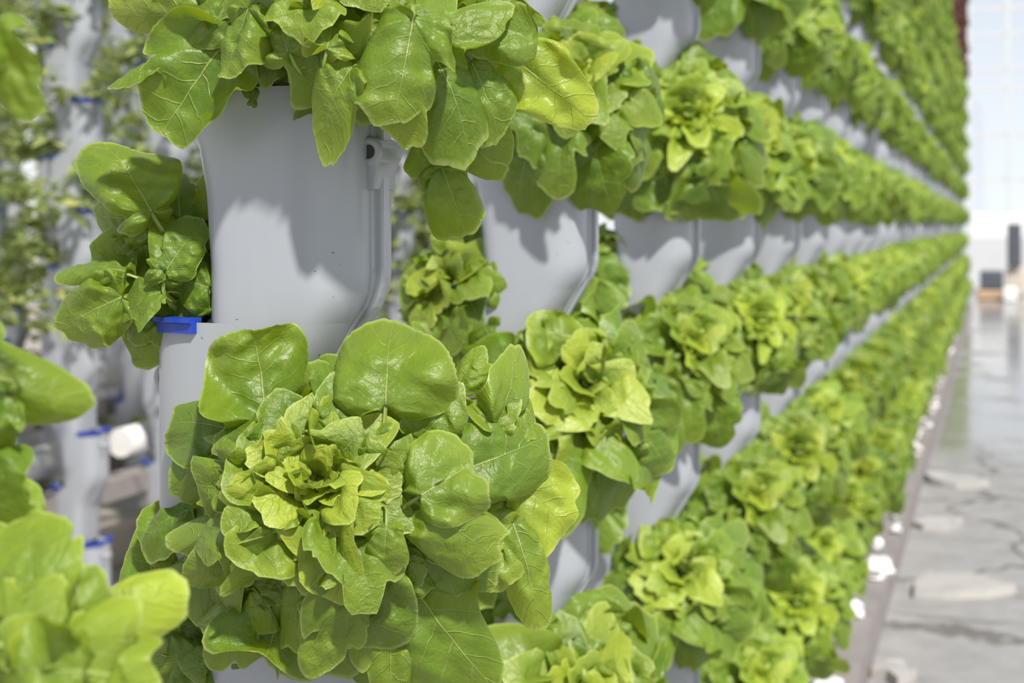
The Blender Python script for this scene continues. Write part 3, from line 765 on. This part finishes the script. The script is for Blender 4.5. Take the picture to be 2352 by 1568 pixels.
base1 = Vector((TX + 0.055, TY0 - 0.02, RIM0 - 0.01))
O1 = (800, 170, 0.95)
TOP = [
 (365, 40, 190, 230, 130, 0.00, -5, -35, 0.70, dict(ruffle=0.05, O=(620, 60, .95))),
 (430, 200, 235, 290, 260, 0.03, -25, 0, 0.18, dict(ruffle=0.05, notch=[(.7, .25, .12)], O=(640, 130, .95))),
 (325, 155, 180, 110, 70, 0.03, 10, 40, 0.45, dict(ruffle=0.1, O=(640, 130, .95))),
 (535, 95, 250, 190, 130, 0.06, -20, 30, 0.50, dict(ruffle=0.10)),
 (640, 60, 110, 150, 150, 0.06, -20, -20, 0.62, dict(ruffle=0.09)),
 (765, 50, 80, 150, 160, 0.07, -25, 10, 0.66, dict(ruffle=0.07)),
 (700, 110, 260, 120, 140, 0.05, 30, 0, 0.45, dict(ruffle=0.12)),
 (755, 220, 235, 190, 150, 0.075, -15, 20, 0.58, dict(ruffle=0.05, droop=1.1)),
 (930, 150, 262, 260, 230, 0.085, -10, -12, 0.46, dict(ruffle=0.07, notch=[(-.7, .45, .12)], droop=0.5, back=.14)),
 (905, 220, 270, 160, 140, 0.080, -25, 10, 0.62, dict(ruffle=0.04)),
 (610, 210, 260, 190, 180, 0.00, -10, 0, 0.15, dict(ruffle=0.04)),
 (700, 250, 265, 180, 150, -0.01, -10, 10, 0.18, {}),
 (735, 250, 265, 140, 140, 0.01, -20, 0, 0.16, {}),
 (610, 255, 260, 120, 130, 0.0, -10, 0, 0.22, {}),
 (1050, 215, 300, 230, 200, 0.055, -10, -15, 0.20, dict(ruffle=0.05)),
 (1120, 215, 295, 190, 130, 0.03, -5, -10, 0.35, dict(ruffle=0.06)),
 (1180, 70, 340, 190, 170, 0.03, -10, -10, 0.36, dict(ruffle=0.06)),
 (1250, 190, 320, 260, 200, 0.010, -10, 15, 0.80, dict(ruffle=0.06, notch=[], back=.12, droop=.5)),
 (1080, 60, 20, 170, 150, 0.05, 10, 0, 0.50, dict(ruffle=0.1)),
 (960, 30, 60, 170, 150, 0.06, 10, 0, 0.40, dict(ruffle=0.1)),
 (860, 60, 60, 120, 110, 0.07, 20, 0, 0.50, dict(ruffle=0.12)),
 (570, 40, 130, 150, 140, 0.05, 0, 0, 0.62, dict(ruffle=0.10)),
 (500, 30, 170, 170, 140, 0.03, 0, 10, 0.30, dict(ruffle=0.08)),
 (1040, 335, 320, 230, 100, -0.02, -5, 30, 0.24, dict(ruffle=0.07)),
 (1040, 450, 290, 160, 130, -0.02, -15, 0, 0.35, dict(ruffle=0.05)),
 (990, 350, 250, 160, 120, -0.02, -15, 0, 0.20, {}),
 (1120, 290, 300, 130, 120, -0.02, -15, 0, 0.35, {}),
 (600, 130, 230, 130, 110, 0.02, 0, 0, 0.25, {}),
 (830, 150, 280, 130, 110, 0.03, 0, 0, 0.22, {}),
 (890, 20, 100, 110, 110, 0.04, 20, 0, 0.45, dict(ruffle=0.12)),
 (1160, -20, 30, 200, 180, 0.02, 0, 0, 0.45, {}),
 (900, -60, 80, 240, 200, 0.03, 10, 0, 0.45, {}),
 (700, -60, 100, 240, 200, 0.03, 10, 0, 0.5, {}),
 (500, -60, 130, 240, 200, 0.02, 10, 0, 0.4, {}),
 (1040, 130, 350, 200, 180, 0.0, 0, 0, 0.2, {}),
 (480, 130, 190, 200, 180, 0.0, 0, 0, 0.2, {}),
 (780, 130, 270, 200, 180, 0.0, 0, 0, 0.15, {}),
]
hero('top', base1, TOP, 0.985 - 0.03, (790, 120), 'light green lettuce spilling over the rim at the top of the sharp tower', seed=21,
     inner=[(790, 20, 26, 0.105, 0.05, 0.6, 0.03), (800, -40, 16, 0.11, 0.3, 0.95, -0.01)])

base2 = Vector((TX - 0.055, TY0 - 0.01, RIM0 - 0.17))
LEFT = [
 (300, 400, 120, 220, 190, 0.035, 5, 20, 0.36, dict(ruffle=0.05, O=(440, 640, 1.0))),
 (270, 500, 175, 190, 120, 0.02, 0, -15, 0.34, dict(ruffle=0.05)),
 (270, 560, 200, 170, 110, 0.01, 0, 20, 0.4, dict(ruffle=0.06)),
 (215, 605, 165, 170, 100, 0.03, 0, 35, 0.42, dict(ruffle=0.10)),
 (190, 720, 205, 210, 170, 0.04, -10, -10, 0.48, dict(ruffle=0.07, notch=[(.6, .2, .15)])),
 (310, 690, 200, 130, 110, 0.05, 0, 20, 0.42, dict(ruffle=0.06)),
 (340, 750, 240, 120, 100, 0.03, -10, 0, 0.3, {}),
 (400, 560, 80, 190, 90, 0.045, 0, 30, 0.25, dict(ruffle=0.08)),
 (420, 560, 60, 150, 110, 0.05, 5, 0, 0.34, dict(ruffle=0.05)),
 (405, 430, 100, 160, 80, 0.01, 0, 0, 0.15, dict(ruffle=0.04)),
 (460, 450, 80, 190, 90, -0.01, 0, -20, 0.55, dict(ruffle=0.05)),
 (420, 640, 160, 140, 120, 0.04, -10, 0, 0.28, dict(ruffle=0.08)),
 (470, 640, 100, 150, 90, 0.02, 10, 0, 0.2, {}),
 (440, 700, 190, 120, 70, 0.04, 10, 0, 0.2, {}),
 (370, 640, 150, 150, 130, 0.0, 0, 0, 0.2, {}),
 (320, 560, 150, 170, 150, -0.01, 0, 0, 0.2, {}),
 (400, 765, 280, 60, 40, 0.03, -10, 0, 0.6, {}),
]
hero('left', base2, LEFT, 1.02, (470, 690), 'light green lettuce reaching left out of the blue clipped pocket of the sharp tower', seed=41,
     inner=[(390, 620, 14, 0.075, 0.1, 0.6, 0.015)])

base3 = Vector((TX - 0.055, TY0 - 0.01, RIM0 - 0.49))
LOW = [
 (340, 1290, 110, 230, 200, 0.02, 5, 0, 0.12, dict(ruffle=0.05, O=(500, 1560, 1.02))),
 (440, 1330, 90, 200, 170, 0.0, 5, 20, 0.15, {}),
 (395, 1215, 95, 160, 130, 0.03, 0, 30, 0.22, {}),
 (330, 1420, 170, 210, 190, 0.01, -5, 0, 0.14, {}),
 (450, 1440, 140, 170, 150, 0.03, 0, 0, 0.2, {}),
 (400, 1520, 190, 150, 140, 0.05, 0, 0, 0.28, dict(ruffle=.12)),
 (520, 1400, 70, 170, 150, 0.0, 5, 0, 0.15, {}),
 (480, 1540, 160, 110, 100, 0.06, 20, 0, 0.35, dict(ruffle=.12)),
 (580, 1540, 300, 190, 150, 0.02, 0, 0, 0.15, {}),
 (560, 1470, 40, 170, 150, 0.0, 5, 0, 0.12, {}),
 (420, 1590, 230, 150, 140, 0.05, 0, 0, 0.3, {}),
 (300, 1560, 200, 180, 170, 0.02, 0, 0, 0.25, {}),
 (520, 1600, 260, 170, 150, 0.05, 0, 0, 0.3, {}),
]
hero('low', base3, LOW, 1.03, (500, 1560), 'dark green lettuce low on the far side of the sharp tower, under the big rosette', seed=61)
F1 = [
 (60, 1290, 110, 260, 230, 0.03, 0, 0, 0.55, dict(O=(-350, 1700, .60))),
 (250, 1410, 35, 220, 180, 0.00, 5, -15, 0.75, dict(ruffle=.05, O=(-200, 1700, .60))),
 (160, 1400, 60, 240, 200, 0.03, 5, 10, 0.45, {}),
 (60, 1420, 100, 220, 200, 0.05, 10, 0, 0.62, {}),
 (180, 1520, 20, 250, 230, 0.05, 0, 0, 0.66, {}),
 (70, 1540, 180, 260, 240, 0.06, 5, 0, 0.6, {}),
 (250, 1560, 340, 210, 190, 0.04, -5, 0, 0.6, {}),
 (-60, 1330, 140, 300, 280, 0.02, 0, 0, 0.45, {}),
 (20, 1200, 100, 220, 180, -0.02, 10, 0, 0.35, {}),
 (-100, 1500, 180, 300, 280, 0.04, 0, 0, 0.45, {}),
 (160, 1640, 300, 260, 240, 0.06, 0, 0, 0.6, {}),
]
hero('fore', Vector((TX + 0.055, 0.353, RIM0 - 0.32)), F1, 0.60, (-250, 1650), 'blurred bright lettuce in the near foreground at the bottom left corner', seed=71)
F2 = [
 (10, 880, -20, 270, 170, 0.0, 0, 10, 0.45, dict(ruffle=.07, O=(-500, 700, .55))),
 (-90, 740, 60, 200, 180, -0.02, 0, 0, 0.35, dict(O=(-500, 800, .55))),
 (-20, 1110, 270, 160, 160, 0.0, 0, 0, 0.2, dict(O=(-500, 800, .55))),
 (-120, 950, 200, 300, 260, 0.0, 0, 0, 0.3, dict(O=(-500, 800, .55))),
]
hero('fore2', Vector((TX - 0.055, 0.353, RIM0 - 0.17)), F2, 0.60, (-400, 900), 'blurred lettuce leaves entering from the left edge at mid height', seed=72)
F3 = [
 (10, 140, -70, 200, 130, 0.0, 0, 20, 0.35, dict(ruffle=.1, O=(-500, 100, .5))),
 (-120, 60, 120, 260, 200, 0.0, 0, 0, 0.35, dict(O=(-500, 100, .5))),
]
hero('fore3', Vector((TX + 0.055, 0.353, RIM0)), F3, 0.52, (-400, 100), 'blurred dark lettuce leaf entering from the left edge near the top', seed=73)

# ------------------------------------------------------------------ the rows behind: grey towers of thin-leaved herbs
def herb_src(seed):
    fo = Foliage(seed); rng = fo.rng
    for s_ in range(20):
        ph = rng.uniform(0, 6.28); el = rng.uniform(0.2, 1.1)
        d = np.array([math.cos(ph) * math.cos(el) * 0.9 + 0.25, math.sin(ph) * math.cos(el), math.sin(el)])
        Ls = rng.uniform(0.07, 0.19); tip = d * Ls + np.array([0, 0, -0.3 * Ls])
        for k in range(8):
            f = 0.35 + 0.65 * (k + 1) / 8; p = d * Ls * f + np.array([0, 0, -0.5]) * (f * Ls) ** 2 * 5
            a = rng.uniform(0, 6.28); T = np.array([math.cos(a), math.sin(a), rng.uniform(-0.7, 0.3)]) + d * 0.5
            L = rng.uniform(0.020, 0.040)
            fo.leaf(p, p + nrm(T) * L * 0.6, T, np.array([rng.normal(0, .4), rng.normal(0, .4), 1]), L, L * rng.uniform(0.45, 0.7), float(np.clip(rng.normal(0.5, 0.3), 0, 1)),
                    nr=2, na=9, stem=False, ruffle=0.04, rolls=0)
        # stem
        u = np.linspace(0, 1, 5)[:, None]; cv = d * Ls * u + np.array([0, 0, -0.5]) * (u * Ls) ** 2 * 5
        V = np.concatenate([cv + [0.001, 0, 0], cv + [-0.0005, 0.001, 0], cv + [-0.0005, -0.001, 0]]); q = []
        for a_, b_ in ((0, 5), (5, 10), (10, 0)):
            for j in range(4): q.append((a_ + j, b_ + j, b_ + j + 1, a_ + j + 1))
        fo.put(V, np.array(q), np.zeros((15, 2)), np.tile([[0.5, 0.1, 0.3]], (15, 1)))
    return fo.obj('herb_plant', M_HERB, None, (0, 0, -50))
HERB = [herb_src(101 + i) for i in range(5)]
hc = 0; hrest = []
for (ri, D, y_first, sp, nt_) in ((0, 2.52, 3.06, 0.47, 9), (1, 3.30, 4.05, 0.47, 12), (2, 4.1, 5.1, 0.47, 15), (3, 5.0, 6.4, 0.5, 15)):
    for k in range(nt_):
        y = y_first + sp * k; Z = y * CT + D * ST
        zt = CAMZ + (HY + 40) * Z / FPX; zb = max(0.12, CAMZ - (1568 - HY) * Z / FPX)
        rw = ['herb row just behind the lettuces', 'second herb row back', 'third herb row back', 'farthest herb row'][ri]
        t, mods = tower(-D, y, 0.13, zt + 0.2, CAMZ + 0.36 + 0.05 * ri, 'grey herb tower, %s from the left in the %s' % ('leftmost' if k == 0 else ordinal(k + 1), rw), 'herb towers', SRC_L, lean=-0.02)
        if k == 0: t['label'] = 'leftmost grey herb tower in the %s' % rw
        else: t['label'] = 'grey herb tower, %s from the left in the %s' % (ordinal(k + 1), rw)
        for (m_, z, flip) in mods:
            if z < zb - 0.1 or z > zt + 0.1: continue
            if z < 0.85 and rnd.random() < 0.7: continue
            sx = -1 if flip else 1
            x = -D + sx * 0.058 - math.sin(0.02) * z
            c = None
            args = ((x, y, z - 0.005), rnd.uniform(-0.5, 0.5) + (PI if flip else 0), rnd.uniform(1.2, 1.75))
            if hc < 300:
                hc += 1; c = HERB[rnd.randrange(5)].copy(); COL.objects.link(c); c.location = args[0]; c.rotation_euler = (0, 0, args[1]); c.scale = (args[2],) * 3
                tier = int(round((z - CAMZ) / 0.16))
                tw_ = 'no tier' if tier == 0 else None
                w_ = 'level with the lens' if tier == 0 else '%s pockets %s the lens' % (['', 'one', 'two', 'three', 'four', 'five', 'six', 'seven', 'eight', 'nine', 'ten', 'eleven', 'twelve', 'thirteen', 'fourteen', 'fifteen'][min(15, abs(tier))], 'above' if tier > 0 else 'below')
                w_ = w_.replace('one pockets', 'one pocket')
                tag(c, 'thin-leaved herb, %s, %s tower, %s' % (w_, 'leftmost' if k == 0 else ordinal(k + 1), rw), 'herb', 'herbs in the rows behind')
            else: hrest.append((HERB[rnd.randrange(5)], Matrix.Translation(args[0]) @ Matrix.Rotation(args[1], 4, 'Z') @ Matrix.Scale(args[2], 4)))
print('herbs', hc, 'rest', len(hrest))
if hrest: merge_copies('distant_herbs', None, hrest, M_HERB, 'thin-leaved herbs on the farthest row of towers, blurred together behind the others', 'herbs')

# ------------------------------------------------------------------ ground between the rows, pipes, boards
rr = random.Random(77)
def setting(o): return tag(o, kind='structure')
b = MB(); b.box((-14, -3, -0.06), (-0.40, 42, 0.0)); setting(b.obj('floor_bed', M_SOIL))
b = MB(); b.box((-0.40, -3, -0.06), (7, 42, 0.0)); setting(b.obj('floor', M_FLOOR))

def pipe(name, x, y0, y1, z, r, label, group=None):
    t = MB(); t.tube([(x, y0, z), (x, y1, z)], r, 24); o = t.obj(name, M_PIPE, None, smooth=True); tag(o, label, 'pipe', group)
    o.data.polygons[-1].use_smooth = False; o.data.polygons[-2].use_smooth = False
    return o
pipe('water_pipe', -2.66, 2.2, 3.80, 0.50, 0.047, 'thick white water pipe at left, behind the leftmost herb tower')
pipe('water_pipe', -2.66, 3.92, 6.6, 0.50, 0.047, 'thick white water pipe right of the leftmost herb tower')
pipe('water_pipe', -3.60, 3.2, 9.5, 0.55, 0.047, 'white water pipe running along the second herb row')
for (x, y0, y1, z, lab) in ((-2.62, 2.2, 6.6, 0.38, 'dark timber bearer under the nearer white pipe'), (-3.60, 3.2, 9.5, 0.42, 'dark timber bearer under the farther white pipe')):
    b = MB(); b.box((x - 0.05, y0, z - 0.03), (x + 0.05, y1, z + 0.03)); tag(b.obj('timber_bearer', M_SIDE), lab, 'beam')
    for q in range(5):
        y = y0 + 0.2 + (y1 - y0 - 0.4) * q / 4
        b = MB(); b.box((x - 0.03, y - 0.03, 0), (x + 0.03, y + 0.03, z - 0.03)); tag(b.obj('bearer_post', M_SIDE), '%s short timber post, counted from the left, under the %s white pipe' % (['leftmost', 'second', 'middle', 'fourth', 'rightmost'][q], 'nearer' if z < 0.4 else 'farther'), 'post', 'bearer posts')
for q, (x, w_, z) in enumerate(((-3.05, 0.30, 0.16), (-3.9, 0.34, 0.20), (-1.75, 0.5, 0.06))):
    b = MB()
    for k in range(3): b.box((x - w_ / 2 + k * w_ / 3 + 0.004, 2.0, z - 0.04), (x - w_ / 2 + (k + 1) * w_ / 3 - 0.004, 12, z))
    b.box((x - w_ / 2 + 0.02, 2.1, 0), (x + w_ / 2 - 0.02, 11.9, z - 0.04))
    tag(b.obj('board_walk', M_PLANK, bevel=0.003), ['pale timber boards on the ground between the first two herb rows', 'pale timber boards on the ground beyond the second herb row',
        'low pale timber boards between lettuce row and herb row'][q], 'boards')

# kerb under the near row: white channel with broken upper edge, slabs along it
def strip(name, x0, x1, z0, z1, m, jx=0.0, jz=0.0, step=0.05, label=None, cat=None, ya=0.2, yb=21.5, bevel=0):
    V = []; F = []; n = int((yb - ya) / step)
    for i in range(n + 1):
        y = ya + step * i; dx = rr.uniform(-jx, jx); dzz = rr.uniform(-jz, jz)
        V += [(x0, y, z0), (x1, y, z0), (x1 + dx, y, z1 + dzz), (x0, y, z1 + dzz * 0.5)]
    for i in range(n):
        for j in range(4): F.append((i * 4 + j, i * 4 + (j + 1) % 4, i * 4 + 4 + (j + 1) % 4, i * 4 + 4 + j))
    F += [(0, 3, 2, 1), tuple(n * 4 + q for q in range(4))]
    return mesh_obj(name, V, F, m, None, False)
g_ = strip('gutter_channel', -0.60, -0.425, 0.0, 0.125, M_KERB, 0.012, 0.015, 0.04); tag(g_, 'white gutter channel with a rough edge under the near row of towers', 'gutter')
k_ = strip('kerb', -0.410, -0.315, 0.0, 0.105, M_SIDE, 0.008, 0.01, 0.09); tag(k_, 'grey-brown kerb along the foot of the near row', 'kerb')
for k in range(60):
    y = 2.4 + 0.07 * k ** 1.28 + rr.uniform(-.14, .14); s_ = rr.uniform(0.008, 0.034) * rr.uniform(0.6, 1.25) * (1.5 if y < 4.6 else 1)
    x = -0.365 + rr.uniform(-0.05, 0.03)
    import bmesh
    bm = bmesh.new(); bmesh.ops.create_icosphere(bm, subdivisions=2, radius=1.0)
    ax_, ay_ = rr.uniform(0.6, 1.4), rr.uniform(0.7, 2.4)
    for v in bm.verts:
        f = 1 + rr.uniform(-0.32, 0.32); v.co = Vector((v.co.x * s_ * f * ax_, v.co.y * s_ * ay_ * f, v.co.z * s_ * 0.6 * f))
    me = bpy.data.meshes.new('foam_lump'); bm.to_mesh(me); bm.free(); me.materials.append(M_KERB)
    o = bpy.data.objects.new('foam_lump', me); COL.objects.link(o); o.location = (x, y, 0.105 + s_ * 0.45)
    tag(o, 'white crumbling foam lump on the kerb along the near row', 'foam lump', 'foam lumps along the kerb')
sl = [(2.66, 0.16, 0.30), (3.22, 0.30, 0.5), (3.9, 0.12, 0.16), (4.9, 0.34, 0.30), (5.9, 0.2, 0.2), (6.9, 0.25, 0.3)]
for q, (y, wx, wy) in enumerate(sl):
    n = 9; V = []; x0 = -0.31
    for z in (0.001, 0.028):
        for i in range(n):
            a = 2 * PI * i / n; f = rr.uniform(0.6, 1.3) if z < 0.01 else None
            if f is None: f = fs[i] * 0.96
            elif i == 0: fs = []
            if z < 0.01: fs.append(f)
            V.append((max(x0, x0 + wx / 2 + math.cos(a) * wx / 2 * f), y + math.sin(a) * wy / 2 * f, z + (rr.uniform(-.008, .008) if z > .01 else 0)))
    F = [tuple(range(n))[::-1], tuple(range(n, 2 * n))] + [(i, (i + 1) % n, n + (i + 1) % n, n + i) for i in range(n)]
    o = mesh_obj('broken_slab', V, F, M_SLAB, None, False)
    tag(o, 'broken flat concrete piece beside the kerb, %s from the camera' % ['nearest', 'second', 'third', 'fourth', 'fifth', 'sixth'][q], 'concrete piece', 'broken slabs by the kerb')

# ------------------------------------------------------------------ the glazed end of the greenhouse
YE = 30.0
def endwall():
    x0, x1, zt = -14.0, 7.0, 9.0
    b = MB(); b.box((x0, YE - 0.02, 0), (x1, YE + 0.12, 0.55)); setting(b.obj('wall_far', M_FRAME))
    zs = [0.55, 1.25, 2.1, 3.0, 3.9, 4.3, 5.0, 5.5, 6.0, 9.0]; xs = np.arange(x0, x1 + 0.01, 0.75)
    b = MB()
    for x in xs: b.box((x - 0.035, YE - 0.05, 0.55), (x + 0.035, YE + 0.05, zt))
    for z in zs: b.box((x0, YE - 0.03, z - 0.03), (x1, YE + 0.03, z + 0.03))
    fr = b.obj('window_1', M_FRAME); setting(fr)
    b = MB()
    for i in range(len(xs) - 1):
        for j in range(len(zs) - 1):
            b.box((xs[i] + 0.035, YE - 0.004, zs[j] + 0.03), (xs[i + 1] - 0.035, YE + 0.004, zs[j + 1] - 0.03))
    b.obj('pane', M_GLASS, fr)
endwall()
b = MB(); b.box((-40, YE + 0.2, -0.3), (40, 220, -0.1)); setting(b.obj('floor_outside', M_BEIGE))
# things standing in front of the far wall
def far_box(px, py, w_, h_, y, name, m, label, cat, dpt=0.5, z0=0.0):
    p = P(px, 600, 1); dirx = p.x / p.y; x = dirx * y
    b = MB(); b.box((x - w_ / 2, y, z0), (x + w_ / 2, y + dpt, z0 + h_)); o = b.obj(name, m, bevel=0.03); tag(o, label, cat); return o
far_box(2278, 0, 0.36, 0.30, 24.0, 'storage_crate', M_BOX, 'dark low crate on the floor near the far glazed wall', 'crate', z0=0.16)
far_box(2330, 0, 0.22, 0.72, 25.0, 'storage_bin', M_BOX, 'tall dark bin against the far glazed wall', 'bin', z0=0.50)
far_box(2332, 0, 0.30, 0.48, 25.1, 'bin_stand', M_BEIGE, 'pale stand carrying the tall dark bin', 'stand')
far_box(2282, 0, 0.5, 0.16, 24.0, 'tan_board', M_TAN, 'tan board stack under the low dark crate', 'boards', 0.8)
far_box(2320, 0, 0.20, 0.22, 23.4, 'white_sack', M_WHITE, 'white sack on the floor right of the low dark crate', 'sack', z0=0.0)
far_box(2290, 0, 1.1, 1.0, 27.0, 'pale_bench', M_FRAME, 'long pale bench in front of the far wall', 'bench', 0.6, 0.0)
far_box(2290, 0, 0.9, 0.40, 27.1, 'white_tray', M_WHITE, 'long white tray lying on the pale bench', 'tray', 0.4, 1.0)

# ------------------------------------------------------------------ remove the unplaced patterns
dead = [root_f, SRC_F[0], SRC_L[0]] + SRC_F[1] + SRC_L[1] + FARM + FARB + HERB
for s_ in MID + BACK: dead += [s_[0]] + s_[1]
for o in dead: bpy.data.objects.remove(o, do_unlink=True)
